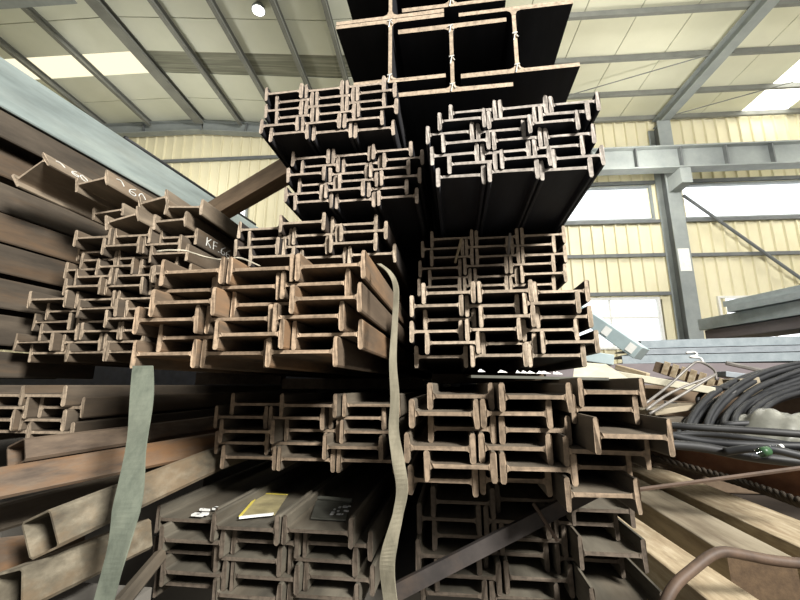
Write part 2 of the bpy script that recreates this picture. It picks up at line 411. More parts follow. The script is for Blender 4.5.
# ------------------------------------------------------------------ I-beams
TF, TW = 0.0155, 0.0098
_cache = {}
def beam_meshes(h, b, L, mats, tf, tw, k):
    key = (round(h,3), round(b,3), round(L,2), mats[0].name, tf, tw, k)
    if key in _cache: return _cache[key]
    H, B = h/2, b/2; r = tf*0.35
    ti, tt = tf*1.03, tf*0.94
    prof = [(-H, -B+r), (-H+r*0.6, -B), (-H+tt-r*0.6, -B), (-H+tt, -B+r), (-H+ti, -tw/2-tf*0.3), (-H+ti, tw/2+tf*0.3), (-H+tt, B-r), (-H+tt-r*0.6, B), (-H+r*0.6, B), (-H, B-r)]
    m = MB(); m.prism(prof, 0, L, 0, 1, 0.003); fl = m.mesh('flange', mats)
    e = tf*0.3
    prof = [(-H+ti, -tw/2-e), (-H+ti+e*1.1, -tw/2-e*0.25), (-H+ti+e*2.4, -tw/2), (H-ti-e*2.4, -tw/2), (H-ti-e*1.1, -tw/2-e*0.25), (H-ti, -tw/2-e),
            (H-ti, tw/2+e), (H-ti-e*1.1, tw/2+e*0.25), (H-ti-e*2.4, tw/2), (-H+ti+e*2.4, tw/2), (-H+ti+e*1.1, tw/2+e*0.25), (-H+ti, tw/2+e)]
    m = MB(); m.prism(prof, 0, L, 0, 1, 0.0025); wb = m.mesh('web', mats)
    _cache[key] = (wb, fl); return _cache[key]
def i_beam(label, group, loc, h, b, mats, L=6.0, roll=0.0, yaw=0.0, tf=TF, tw=TW, name='i_beam', pitch=0.0, cat='steel beam'):
    o = thing(name, label, cat, loc, (math.radians(pitch), -math.radians(roll), -math.radians(yaw)), group)
    wb, fl = beam_meshes(h, b, L, mats, tf, tw, random.randrange(3))
    link('web', wb, o)
    link('flange', fl, o); link('flange', fl, o, (0,0,0), (0, math.pi, 0))
    return o

PACKS = {
  'B': {'Y': 1.43, 'h': 0.1737, 'b': 0.0711, 'P': 0.1802, 'cols': 3, 'rows': [(-0.787, 2.239), (-0.74, 2.1981), (-0.784, 2.1571), (-0.732, 2.1162), (-0.792, 2.0752), (-0.747, 2.0343)]},
  'C': {'Y': 1.5, 'h': 0.1734, 'b': 0.0703, 'P': 0.1799, 'cols': 3, 'rows': [(-0.679, 1.9605), (-0.635, 1.92), (-0.691, 1.8794), (-0.646, 1.8389), (-0.702, 1.7984), (-0.658, 1.7578)]},
  'D': {'Y': 1.54, 'h': 0.2057, 'b': 0.0797, 'P': 0.2122, 'cols': 3, 'rows': [(-0.937, 1.6737), (-0.887, 1.6268), (-0.931, 1.5798), (-0.856, 1.5328)]},
  'E': {'Y': 1.12, 'h': 0.2164, 'b': 0.0866, 'P': 0.2229, 'cols': 3, 'rows': [(-0.911, 1.347), (-0.961, 1.2963), (-0.916, 1.2456), (-0.973, 1.195), (-0.921, 1.1443), (-0.988, 1.0936)]},
  'F': {'Y': 1.48, 'h': 0.2169, 'b': 0.0835, 'P': 0.2234, 'cols': 3, 'rows': [(-0.863, 0.9271), (-0.92, 0.88), (-0.87, 0.8328), (-0.915, 0.7857), (-0.87, 0.7385)]},
  'G': {'Y': 1.31, 'h': 0.224, 'b': 0.0844, 'P': 0.2305, 'cols': 3, 'rows': [(-1.0, 0.5647), (-0.949, 0.5171), (-0.996, 0.4695), (-0.941, 0.4218), (-0.986, 0.3742)]},
  'H': {'Y': 1.36, 'h': 0.181, 'b': 0.0785, 'P': 0.1865, 'cols': 3, 'rows': [(0.005, 2.023), (-0.038, 1.9784), (-0.082, 1.9337), (-0.025, 1.889), (-0.068, 1.8444), (-0.004, 1.7997), (-0.048, 1.755)]},
  'I': {'Y': 1.8, 'h': 0.2004, 'b': 0.0822, 'P': 0.2069, 'cols': 3, 'rows': [(-0.096, 1.6728), (-0.142, 1.6263), (-0.098, 1.5798), (-0.154, 1.5333), (-0.109, 1.4869), (-0.158, 1.4404)]},
  'J': {'Y': 1.43, 'h': 0.1914, 'b': 0.0787, 'P': 0.1979, 'cols': 3, 'rows': [(-0.111, 1.3233), (-0.155, 1.2785), (-0.108, 1.2337), (-0.156, 1.1889), (-0.1, 1.1442), (-0.144, 1.0994)]},
  'K': {'Y': 1.1, 'h': 0.1807, 'b': 0.0734, 'P': 0.1872, 'cols': 2, 'rows': [(-0.076, 0.9695), (-0.122, 0.9275), (-0.077, 0.8854), (-0.132, 0.8433), (-0.085, 0.8012), (-0.13, 0.7591)]},
  'L': {'Y': 1.38, 'h': 0.197, 'b': 0.0892, 'P': 0.2035, 'cols': 2, 'rows': [(-0.085, 0.6445), (-0.129, 0.5945), (-0.084, 0.5445), (-0.133, 0.4945), (-0.076, 0.4445), (-0.121, 0.3945)]},
  'M2': {'Y': 1.69, 'h': 0.2049, 'b': 0.0865, 'P': 0.2114, 'cols': 3, 'rows': [(-1.86, 1.7148), (-1.909, 1.6658), (-1.865, 1.6167), (-1.942, 1.5677), (-1.839, 1.5187), (-1.884, 1.4697)]},
  'M3': {'Y': 1.69, 'h': 0.2151, 'b': 0.087, 'P': 0.2216, 'cols': 3, 'rows': [(-2.062, 1.4093), (-2.005, 1.3578), (-2.074, 1.3063), (-2.017, 1.2548), (-2.114, 1.2033), (-2.056, 1.1517)]},
  'N': {'Y': 1.4, 'h': 0.1994, 'b': 0.0797, 'P': 0.2037, 'cols': 3, 'rows': [(-1.67, 0.9599), (-1.621, 0.9146), (-1.664, 0.8693), (-1.618, 0.8241)]},
}

ORD = ['top', 'second', 'third', 'fourth', 'fifth', 'sixth', 'bottom']
INFO = {  # bundle: steel, description, group, depth jitter
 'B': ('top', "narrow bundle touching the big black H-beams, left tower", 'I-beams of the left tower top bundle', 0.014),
 'C': ('top', "left tower's second bundle from the top", 'I-beams of the left tower second bundle', 0.014),
 'D': ('mid', "bundle right behind the rust-orange strapped bundle", 'I-beams behind the rust-orange bundle', 0.03),
 'E': ('rusty', "rust-orange front bundle between the two slings", 'I-beams of the rust-orange front bundle', 0.035),
 'F': ('low', "shaded bundle just below the rust-orange one", 'I-beams of the shaded left tower bundle', 0.04),
 'G': ('base', "floor-level left bundle with dusty flat top", 'I-beams of the bottom left bundle', 0.03),
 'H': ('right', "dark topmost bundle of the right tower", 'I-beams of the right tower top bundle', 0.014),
 'I': ('mid', "recessed second bundle of the right tower", 'I-beams of the right tower second bundle', 0.014),
 'J': ('mid', "right tower's third bundle, level with rust-orange bundle", 'I-beams of the right tower third bundle', 0.03),
 'K': ('low', "right tower's crooked fourth bundle", 'I-beams of the right tower fourth bundle', 0.04),
 'L': ('base', "bottom bundle of the right tower", 'I-beams of the right tower bottom bundle', 0.04),
 'M2': ('left', "far left bundle under the loose chalked beams", 'I-beams of the upper far left bundle', 0.04),
 'M3': ('left', "lower far left bundle, left of rust-orange bundle", 'I-beams of the lower far left bundle', 0.04),
 'N': ('left', "low far left bundle above the square tubes", 'I-beams of the low far left bundle', 0.03),
}
CN = {3: ['left', 'middle', 'right'], 2: ['left', 'middle']}
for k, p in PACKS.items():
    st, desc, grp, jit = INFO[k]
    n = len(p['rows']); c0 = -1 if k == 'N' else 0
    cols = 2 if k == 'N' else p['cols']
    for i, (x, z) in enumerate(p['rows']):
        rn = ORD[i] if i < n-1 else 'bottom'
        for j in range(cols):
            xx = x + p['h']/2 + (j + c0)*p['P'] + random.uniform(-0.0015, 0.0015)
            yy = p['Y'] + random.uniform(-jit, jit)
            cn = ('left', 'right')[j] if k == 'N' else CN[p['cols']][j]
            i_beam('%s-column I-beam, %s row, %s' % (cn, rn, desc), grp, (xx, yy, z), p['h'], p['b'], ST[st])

# crooked right-hand columns of the two lowest right-tower bundles: x, y, z, height, roll
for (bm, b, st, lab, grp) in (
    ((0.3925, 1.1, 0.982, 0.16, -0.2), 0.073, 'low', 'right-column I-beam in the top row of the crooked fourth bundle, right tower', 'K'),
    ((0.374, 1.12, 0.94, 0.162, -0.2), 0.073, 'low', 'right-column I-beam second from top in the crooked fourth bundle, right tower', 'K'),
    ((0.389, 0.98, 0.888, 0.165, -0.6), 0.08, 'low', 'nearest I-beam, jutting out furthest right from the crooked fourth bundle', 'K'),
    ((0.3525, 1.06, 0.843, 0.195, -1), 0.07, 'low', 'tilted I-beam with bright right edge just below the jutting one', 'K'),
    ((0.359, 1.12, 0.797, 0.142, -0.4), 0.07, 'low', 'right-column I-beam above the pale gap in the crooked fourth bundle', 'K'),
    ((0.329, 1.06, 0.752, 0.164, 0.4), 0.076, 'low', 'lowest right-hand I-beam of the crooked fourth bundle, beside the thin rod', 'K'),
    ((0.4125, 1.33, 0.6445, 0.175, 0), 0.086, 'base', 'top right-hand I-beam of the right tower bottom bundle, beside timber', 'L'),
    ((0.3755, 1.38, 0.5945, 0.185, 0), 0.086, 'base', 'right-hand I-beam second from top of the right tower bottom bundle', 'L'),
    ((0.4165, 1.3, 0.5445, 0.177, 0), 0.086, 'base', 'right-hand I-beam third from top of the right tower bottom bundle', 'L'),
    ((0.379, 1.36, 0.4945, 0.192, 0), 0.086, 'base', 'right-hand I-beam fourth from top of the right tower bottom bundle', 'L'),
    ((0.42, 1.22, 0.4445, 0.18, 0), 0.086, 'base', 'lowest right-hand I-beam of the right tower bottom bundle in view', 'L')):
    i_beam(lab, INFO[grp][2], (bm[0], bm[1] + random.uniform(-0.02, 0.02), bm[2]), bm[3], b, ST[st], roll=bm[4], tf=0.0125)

# spacers between the bundles
def spacer(lab, x0, x1, y, z0, z1):
    q = MB(); q.box(x0, x1, -0.05, 0.05, 0, z1 - z0)
    tag(q.build('timber_spacer', WOODB, None, (0, y, z0), bevel=0.004), lab, 'timber', 'timber spacers between bundles')
spacer('dark timber spacer under the rust-orange bundle', -1.3, -0.24, 3.0, 0.971, 1.048)
spacer('dark timber spacer under the right tower third bundle', -0.12, 0.45, 2.2, 1.008, 1.058)
spacer('dark timber spacer under the big black H-beams, right tower', 0.0, 0.5, 1.9, 2.064, 2.20)
spacer('dark timber spacer in front of dusty flat-topped bottom left bundle', -0.98, -0.26, 2.6, 0.609, 0.694)
spacer('dark timber spacer under the bundle behind the rust-orange one', -0.95, -0.28, 2.2, 1.392, 1.490)
spacer('dark timber spacer under the lower far left bundle', -2.15, -1.4, 3.2, 1.002, 1.105)

# ------------------------------------------------------------------ big H-beams on top
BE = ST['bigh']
def big_h(label, Y, xw, zt, zb, top, bot, t=0.02, tw=0.016):
    """wide upright H-section; top/bot are (left, right) half widths of its flanges"""
    o = thing('h_beam', label, 'steel beam', (xw, Y, zb), (0,0,0), 'big black H-beams on top of the towers')
    H = zt - zb; L = 6.0; r = 0.022
    for (l, rr), z, s in ((top, H, 1), (bot, 0, -1)):
        # flange with root fillet toward the web
        if s > 0: prof = [(-l, z-t/2), (-tw/2-r, z-t/2), (-tw/2-r*0.3, z-t/2-r*0.3), (-tw/2, z-t/2-r), (tw/2, z-t/2-r), (tw/2+r*0.3, z-t/2-r*0.3), (tw/2+r, z-t/2), (rr, z-t/2), (rr, z+t/2), (-l, z+t/2)]
        else: prof = [(-l, z-t/2), (rr, z-t/2), (rr, z+t/2), (tw/2+r, z+t/2), (tw/2+r*0.3, z+t/2+r*0.3), (tw/2, z+t/2+r), (-tw/2, z+t/2+r), (-tw/2-r*0.3, z+t/2+r*0.3), (-tw/2-r, z+t/2), (-l, z+t/2)]
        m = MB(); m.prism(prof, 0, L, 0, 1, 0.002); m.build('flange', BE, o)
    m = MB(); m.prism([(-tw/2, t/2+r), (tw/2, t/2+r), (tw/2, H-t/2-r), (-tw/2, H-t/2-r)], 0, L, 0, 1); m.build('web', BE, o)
    return o
YB = 1.5
def chalk_on(o, pts):
    for px, pz in pts:
        m = MB()
        m.tube([(px-0.008, -0.004, pz-0.022), (px, -0.004, pz+0.016), (px+0.012, -0.004, pz-0.006)], 0.0026, 5)
        m.tube([(px-0.012, -0.004, pz+0.014), (px+0.010, -0.004, pz+0.018)], 0.0026, 5)
        c = m.build('chalk_mark', CHALK, o); c['label'] = 'white chalk mark on the cut end'
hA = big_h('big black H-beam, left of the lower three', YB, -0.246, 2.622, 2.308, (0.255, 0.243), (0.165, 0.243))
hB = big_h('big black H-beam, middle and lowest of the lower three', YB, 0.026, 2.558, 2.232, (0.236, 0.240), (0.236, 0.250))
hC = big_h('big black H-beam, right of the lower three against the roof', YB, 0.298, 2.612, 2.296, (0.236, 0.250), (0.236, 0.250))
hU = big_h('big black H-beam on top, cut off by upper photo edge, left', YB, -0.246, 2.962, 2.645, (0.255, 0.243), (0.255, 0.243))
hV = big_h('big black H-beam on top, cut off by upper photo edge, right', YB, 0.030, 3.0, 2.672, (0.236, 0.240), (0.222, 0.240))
chalk_on(hA, [(0, 0.30), (0, 0.012)]); chalk_on(hB, [(0, 0.31), (0, 0.15), (0, 0.012)]); chalk_on(hC, [(0, 0.012), (0, 0.17)]); chalk_on(hV, [(0, 0.01)])

# ------------------------------------------------------------------ loose chalked beams on the far left
G1 = 'loose beams on top of the far left bundle'
def stroke_text(o, glyphs, h, b, y0, size):
    """chalk characters on the right flange's outer face: strokes in (along, up) units"""
    for ch, strokes in glyphs:
        m = MB()
        for s in strokes:
            m.tube(smooth_path([(h/2+0.0012, y0 + a*size, -b*0.26 + u*b*0.52) for a, u in s], 3), 0.0026, 5)
        c = m.build('chalk_character', CHALK, o); c['label'] = "chalk character '%s'" % ch
SL = [(0, 0.9), (0.5, 1.0), (0.8, 0.5)]
S6 = [(0.7, 1), (0.1, 0.6), (0, 0.15), (0.5, 0), (0.7, 0.35), (0.1, 0.4)]
S0 = [(0.35, 1), (0, 0.6), (0.1, 0.05), (0.5, 0), (0.75, 0.5), (0.35, 1)]
def sh(s, d): return [(a + d, u) for a, u in s]
for i, (bm, b, Y, lab) in enumerate((
    ((-1.97, 1.48, 2.001, 0.19, 34.6), 0.082, 1.48, 'loose chalked beam, leftmost, beside the grey rail'),
    ((-1.762, 1.6, 1.991, 0.181, 9.7), 0.082, 1.60, 'loose chalked beam, second from left below the grey rail'),
    ((-1.488, 1.69, 1.915, 0.165, 11.6), 0.080, 1.69, 'loose beam right of the two chalked ones, below the grey rail'),
    ((-1.785, 1.74, 1.893, 0.186, 5.2), 0.070, 1.74, 'loose dark beam lying beneath the two chalked ones'),
    ((-1.618, 1.66, 1.812, 0.186, 13.3), 0.082, 1.66, 'loose tilted beam resting on the left of the far left bundle'),
    ((-1.355, 1.66, 1.785, 0.18, 2.5), 0.080, 1.66, 'loose beam resting mid of the far left bundle, right flange raised'),
    ((-1.289, 1.66, 1.851, 0.204, -3.6), 0.080, 1.66, 'loose beam at the right end with tall bare flange beside diagonal beam'))):
    o = i_beam(lab, G1, (bm[0], Y, bm[2]), bm[3], b, ST['loose'], L=4.0, roll=bm[4])
    if i == 0: stroke_text(o, [('/', [sh(SL, 0)]), ('6', [sh(S6, 1.5)]), ('0', [sh(S0, 2.5)])], bm[3], b, 0.05, 0.05)
    if i == 1: stroke_text(o, [('/', [sh(SL, 0)]), ('6', [sh(S6, 1.4)]), ('0', [sh(S0, 2.5)])], bm[3], b, 0.05, 0.06)
# chalk on the side of the far left bundle
p = PACKS['M2']; x, z = p['rows'][0]
o = [ob for ob in COL.objects if ob.get('label', '').startswith('right-column I-beam, top row, far left bundle under')][0]
stroke_text(o, [('K', [[(0,1),(0.02,0.5),(0,0)], [(0.55,1),(0.08,0.5)], [(0.08,0.5),(0.6,0)]]), ('F', [[(0.95,1),(0.95,0)], [(0.95,0.97),(1.5,1)], [(0.95,0.5),(1.4,0.53)]]),
    ('.', [[(1.7,0.06),(1.8,0.08)]]), ('6', [sh([(a*0.8,u) for a,u in S6], 2.1)]), ('6', [sh([(a*0.8,u) for a,u in S6], 2.9)])], p['h'], p['b'], 0.075, 0.062)

# ------------------------------------------------------------------ rail of stacked beams along the left edge
WT = ST['wall']
RAIL = [(2.338, 2.585, 'pale grey beam topping the stack along the left photo edge', 'grey'),
        (2.20, 2.336, 'dark brown beam directly under the pale grey one, left edge', 0),
        (2.045, 2.185, 'brown beam level with the chalked beams, left photo edge', 0),
        (1.858, 2.005, 'brown beam fourth from top of the left edge stack', 0),
        (1.696, 1.838, 'brown beam fifth from top of the left edge stack', 0),
        (1.540, 1.682, 'brown beam sixth from top of the left edge stack', 0),
        (1.368, 1.514, 'brown beam seventh from top of the left edge stack', 0),
        (1.190, 1.338, 'brown beam eighth from top of the left edge stack', 0),
        (1.035, 1.160, 'dark lowest beam in view of the left edge stack', 0)]
for z0, z1, lab, g in RAIL:
    yaw = 5.6; L = 3.3
    h = 0.34 if g else 0.30
    xf = -2.2 - math.tan(math.radians(yaw))*1.2     # face line at y = 0.4
    mats = (GALV, GALV) if g else WT
    i_beam(lab, 'beams stacked along the left photo edge', (xf - h/2 + random.uniform(-0.012, 0.004) + (0.04 if g else 0.02 if z0 > 2.15 else -0.05 if z0 > 1.8 else 0), 0.4, (z0+z1)/2), h, z1-z0, mats, L=L if g else (3.1 if z0 > 1.8 else 1.8), yaw=yaw, tf=0.018, tw=0.012, name='steel_beam')
m = MB(); yr = math.tan(math.radians(5.6))
m.tube([(-2.2 + yr*(y-1.6) + 0.03, y, 2.601) for y in (2.1, 2.6, 3.1, 3.6)], 0.013, 8)
tag(m.build('rubber_hose', BLACK, smooth=True), 'thin black hose lying along the top edge of the pale grey beam', 'hose')
# diagonal brown beam behind the left tower
a = Vector((-2.011, 2.75, 2.256)); b = Vector((-1.044, 2.45, 2.537))
d = b - a
o = thing('box_beam', 'brown beam slanting up behind the far left bundle and left tower', 'steel beam', a, (0,0,0))
m = MB(); m.box(-0.06, 0.06, 0, d.length, -0.07, 0.07); c = m.build('body', steel_pair('slant', (120,104,88), (124,106,86))[0], o, bevel=0.004)
o.rotation_euler = d.to_track_quat('Y', 'Z').to_euler()

# ------------------------------------------------------------------ square tubes, lower left
def box_tube(label, a, b, w, h, roll, m, t=0.005, name='square_tube', mats=None):
    a, b = Vector(a), Vector(b); d = b - a
    q = d.to_track_quat('Y', 'Z') @ Matrix.Rotation(-math.radians(roll), 4, 'Y').to_quaternion()
    o = MB(); L = d.length; W, H = w/2, h/2
    r = 0.008
    def ring(W, H, r): return [(-W+r,-H),(W-r,-H),(W,-H+r),(W,H-r),(W-r,H),(-W+r,H),(-W,H-r),(-W,-H+r)]
    A, B = ring(W, H, r), ring(W-t, H-t, r*0.5); n = 8
    vs = [(x,0,z) for x,z in A] + [(x,L,z) for x,z in A] + [(x,0,z) for x,z in B] + [(x,L,z) for x,z in B]
    fs = []; 
    for i in range(n):
        j = (i+1) % n
        fs += [(i, n+i, n+j, j), (2*n+i, 2*n+j, 3*n+j, 3*n+i), (i, j, 2*n+j, 2*n+i), (n+i, 3*n+i, 3*n+j, n+j)]
    o.add(vs, fs)
    ob = o.build(name, m, None, a); ob.rotation_euler = q.to_euler()
    return tag(ob, label, 'steel tube', 'loose square tubes at the lower left')
box_tube('brown square tube with open end nearest the left edge, top of tubes', (-1.329, 1.12, 0.795), (-1.138, 1.86, 0.813), 0.095, 0.070, 20, TUBE)
box_tube('long rust-brown square tube running below the topmost open tube', (-1.345, 0.9, 0.722), (-1.008, 1.66, 0.76), 0.085, 0.085, 10, TUBE)
box_tube('dark brown square tube below the long rust-brown one', (-1.489, 1.04, 0.578), (-1.319, 1.75, 0.619), 0.085, 0.080, 10, ST['low'][0])
box_tube('pale scaly square tube with big open end behind the wide sling', (-0.995, 0.93, 0.649), (-0.961, 1.6, 0.708), 0.090, 0.092, 24, TUBEP)
box_tube('short light brown square tube end at the lower left photo edge', (-1.158, 0.84, 0.597), (-1.222, 1.25, 0.495), 0.085, 0.095, 14, TUBE)
box_tube('pale-edged square tube below the big open tube', (-1.002, 0.88, 0.546), (-1.024, 1.3, 0.522), 0.080, 0.090, 14, TUBEP)
box_tube('thin brown tube poking out between wide sling and bottom bundle', (-0.823, 1.0, 0.475), (-0.902, 1.24, 0.492), 0.035, 0.035, 20, ST['low'][0])

# ------------------------------------------------------------------ slings and bands
def sling(name, label, pts, hw, m, th=0.004, cat='strap', twist=None):
    P = smooth_path(pts, 6); n = len(P); W = []
    for i in range(n):
        t = i*(len(hw)-1)/(n-1); k = min(int(t), len(hw)-2); w = hw[k]*(1-(t-k)) + hw[k+1]*(t-k)
        a = 0.25*math.sin(i*0.35) if twist is None else twist*math.sin(i*0.3)
        W.append(Vector((math.cos(a)*w, math.sin(a)*w, 0)))
    b = MB(); b.ribbon(P, W, th)
    o = b.build(name, m, None, (0,0,0))
    for p_ in o.data.polygons: p_.use_smooth = False
    return tag(o, label, cat)
sling('lifting_sling', 'wide grey-green lifting sling hanging at the left below rust-orange bundle',
      [(-0.925, 1.1, 1.056), (-0.891, 1.07, 0.972), (-0.863, 1.04, 0.893), (-0.83, 1.0, 0.822), (-0.805, 0.97, 0.757), (-0.793, 0.95, 0.701), (-0.783, 0.93, 0.637), (-0.785, 0.92, 0.579), (-0.797, 0.92, 0.504)],
      [0.033, 0.034, 0.033, 0.032, 0.033, 0.035, 0.030, 0.024, 0.022], SLING, twist=0.12)
sling('lifting_sling', 'narrow pale lifting sling hanging between the left and right towers',
      [(-0.217, 1.14, 1.357), (-0.179, 1.11, 1.319), (-0.158, 1.09, 1.269), (-0.159, 1.08, 1.176), (-0.163, 1.07, 1.066), (-0.156, 1.06, 0.969), (-0.157, 1.05, 0.888), (-0.146, 1.05, 0.817), (-0.136, 1.05, 0.752), (-0.146, 1.05, 0.693), (-0.165, 1.05, 0.624), (-0.172, 1.05, 0.57), (-0.16, 1.05, 0.483)],
      [0.006, 0.007, 0.008, 0.008, 0.010, 0.012, 0.013, 0.016, 0.015, 0.013, 0.018, 0.019, 0.016], SLING2)
sling('packing_band', 'thin pale band lying loosely over the top of the rust-orange bundle',
      [(-1.027, 1.22, 1.463), (-0.989, 1.24, 1.472), (-0.96, 1.28, 1.48), (-0.858, 1.24, 1.44), (-0.775, 1.2, 1.415), (-0.703, 1.2, 1.417), (-0.619, 1.18, 1.379)], [0.004, 0.006, 0.006, 0.006, 0.007, 0.007, 0.003], TAPE, 0.004)

# ------------------------------------------------------------------ odds and ends on the bundles
def slab(name, label, cat, corners, th, m, parent=None, group=None):
    """flat four-cornered plate of real thickness"""
    C = [Vector(c) for c in corners]; n = (C[1]-C[0]).cross(C[3]-C[0]).normalized()
    if n.z < 0: n = -n
    b = MB(); vs = [c - n*th for c in C] + C
    b.add(vs, [(0,3,2,1), (4,5,6,7), (0,1,5,4), (1,2,6,5), (2,3,7,6), (3,0,4,7)])
    o = b.build(name, m, parent)
    if not parent: tag(o, label, cat, group)
    return o
ZT = PACKS['G']['rows'][0][1] + TW/2 + 0.006
o = slab('cardboard_sheet', 'dusty cardboard sheet edged with yellow tape on bottom left bundle', 'cardboard', [(-0.709, 1.346, 0.578), (-0.609, 1.39, 0.578), (-0.668, 1.636, 0.578), (-0.785, 1.636, 0.578)], 0.004, CARD)
for a, b in (((-0.71, 1.347, 0.58), (-0.78, 1.626, 0.58)), ((-0.78, 1.626, 0.58), (-0.665, 1.619, 0.58))):
    m = MB(); m.ribbon([a, b], [Vector((0.003,0.003,0))]*2, 0.003); m.build('tape_edge', YELLOW, o)
m = MB(); m.ribbon([(-0.701, 1.33, 0.581), (-0.653, 1.357, 0.581), (-0.611, 1.378, 0.581)], [Vector((0,0.006,0))]*3, 0.006); m.build('torn_edge', WHITE, o)
o = slab('metal_tag', 'dark flat tag plate with white flecks on bottom left bundle, right column', 'plate', [(-0.476, 1.367, 0.578), (-0.358, 1.363, 0.578), (-0.393, 1.548, 0.578), (-0.535, 1.596, 0.578)], 0.004, GREYSHEET)
m = MB()
random.seed(3)
for k in range(14):
    q = Vector((-0.412, 1.446, 0.579)) + Vector((random.uniform(-0.03,0.035), random.uniform(-0.05,0.05), 0))
    m.box(q.x, q.x+random.uniform(0.004,0.012), q.y, q.y+random.uniform(0.004,0.014), q.z, q.z+0.003)
c = m.build('paint_flecks', WHITE, o); c['kind'] = 'stuff'
m = MB(); m.tube([(-0.535, 1.573, 0.585), (-0.385, 1.547, 0.585)], 0.008, 8)
tag(m.build('iron_rod', GREYSHEET), 'short dark rod behind the flat tag plate on bottom left bundle', 'rod')
m = MB()
for k in range(7):
    q = Vector((-0.857, 1.355, 0.578)) + Vector((random.uniform(-0.03,0.02), random.uniform(-0.03,0.05), 0))
    m.box(q.x, q.x+random.uniform(0.008,0.03), q.y, q.y+random.uniform(0.006,0.02), q.z, q.z+0.006)
tag(m.build('paper_scraps', WHITE), 'white paper scraps on the left channel of the bottom left bundle', 'scraps', kind='stuff')
# pale stuff on top of the right tower's fourth bundle
slab('pale_plate', 'pale dusty plate lying on the right tower fourth bundle', 'plate', [(0.05,1.27,1.03), (0.46,1.30,1.022), (0.46,1.9,1.03), (0.05,1.9,1.04)], 0.008, GREYSHEET)
m = MB(); random.seed(5)
for k in range(12):
    q = Vector((0.078, 1.28, 1.043)).lerp(Vector((0.332, 1.28, 1.034)), random.random()) + Vector((0, 0.02, 0.002))
    s_ = random.uniform(0.004, 0.011)
    m.add([q+Vector((-s_*1.6,0,-0.004)), q+Vector((s_*1.6,0.01,-0.004)), q+Vector((s_*0.6,0.03,0.001)), q+Vector((-s_*0.4,0.015,0.005))], [(0,1,2),(0,2,3),(0,3,1),(1,3,2)])
tag(m.build('crumpled_paper', WHITE), 'white crumpled scraps between the third and fourth right tower bundles', 'scraps', kind='stuff')
def stick(name, label, cat, a, b, r, m, n=6):
    q = MB(); q.tube(smooth_path([a, b], 2) if len(a) == 3 and not isinstance(a[0], (tuple, list)) else a, r, n)
    return tag(q.build(name, m), label, cat)
stick('wooden_stick', 'short pale stick leaning in the recessed second bundle, right tower', 'stick', (0.048, 1.74, 1.653), (0.016, 1.785, 1.55), 0.006, WOOD)
stick('iron_bar', 'thin light bar standing in the recessed second bundle, right tower', 'rod', (0.263, 1.74, 1.666), (0.257, 1.785, 1.582), 0.006, WIRE)
stick('iron_bar', 'thin dark wire rod slanting below the diagonal flat bar', 'rod', (0.202, 1.22, 0.685), (0.255, 1.2, 0.601), 0.005, BROWNROD)
slab('pale_offcut', 'pale flat offcut in the gap above the right tower bottom bundle', 'plate', [(0.31,1.42,0.700), (0.47,1.44,0.700), (0.49,1.85,0.700), (0.33,1.85,0.700)], 0.006, PALE)
# flat bar leaning across the bottom right bundle
a = Vector((-0.171, 1.12, 0.488)); b = Vector((0.395, 1.27, 0.72)); m = MB()
m.ribbon([a, a.lerp(b, 0.5), b], [Vector((0.004,0.004,0.022))]*3, 0.02)
tag(m.build('flat_bar', ST['mid'][0]), 'dark flat bar leaning diagonally across the right tower bottom bundle', 'steel bar')

# ------------------------------------------------------------------ timbers and rods, lower right
def timber(label, x0, x1, y0, y1, z0, z1, m, yaw=0.0):
    b = MB(); w = (x1-x0)/2; n = 8; L = y1-y0
    prof = [(-w,-(z1-z0)/2), (w,-(z1-z0)/2), (w,(z1-z0)/2), (-w,(z1-z0)/2)]
    b.prism(prof, 0, L, 0, 1, 0.004, n)
    return tag(b.build('timber_beam', [m, ENDG], None, ((x0+x1)/2, y0, (z0+z1)/2), (0,0,math.radians(yaw)), bevel=0.006), label, 'timber', 'squared timbers right of the towers')
timber('bright squared timber nearest the right tower, cut by lower photo edge', 0.60, 0.725, 0.75, 2.6, 0.335, 0.50, WOOD, 2.5)
timber('dull grey squared timber between the two bright ones', 0.80, 0.985, 1.46, 2.9, 0.34, 0.50, WOODG, 0)
timber('bright squared timber under the twisted wire rope', 1.085, 1.31, 0.9, 2.9, 0.335, 0.495, WOOD, 1.0)
q = MB(); q.box(0.70, 1.5, 0.95, 1.07, 0.26, 0.33)
# twisted wire rope on the far timber
P = smooth_path([(1.222, 2.898, 0.55), (1.335, 2.67, 0.53), (1.41, 2.447, 0.52), (1.418, 2.186, 0.52), (1.41, 1.939, 0.52)], 14)
m = MB()
for s_ in range(4):
    pts = []
    for i, p_ in enumerate(P):
        a = i*0.75 + s_*math.pi/2
        pts.append(p_ + Vector((math.cos(a)*0.013, 0, math.sin(a)*0.013)))
    m.tube(pts, 0.011, 6)
tag(m.build('wire_rope', ROPE, smooth=True), 'dark twisted wire rope lying along the far timber', 'rope')
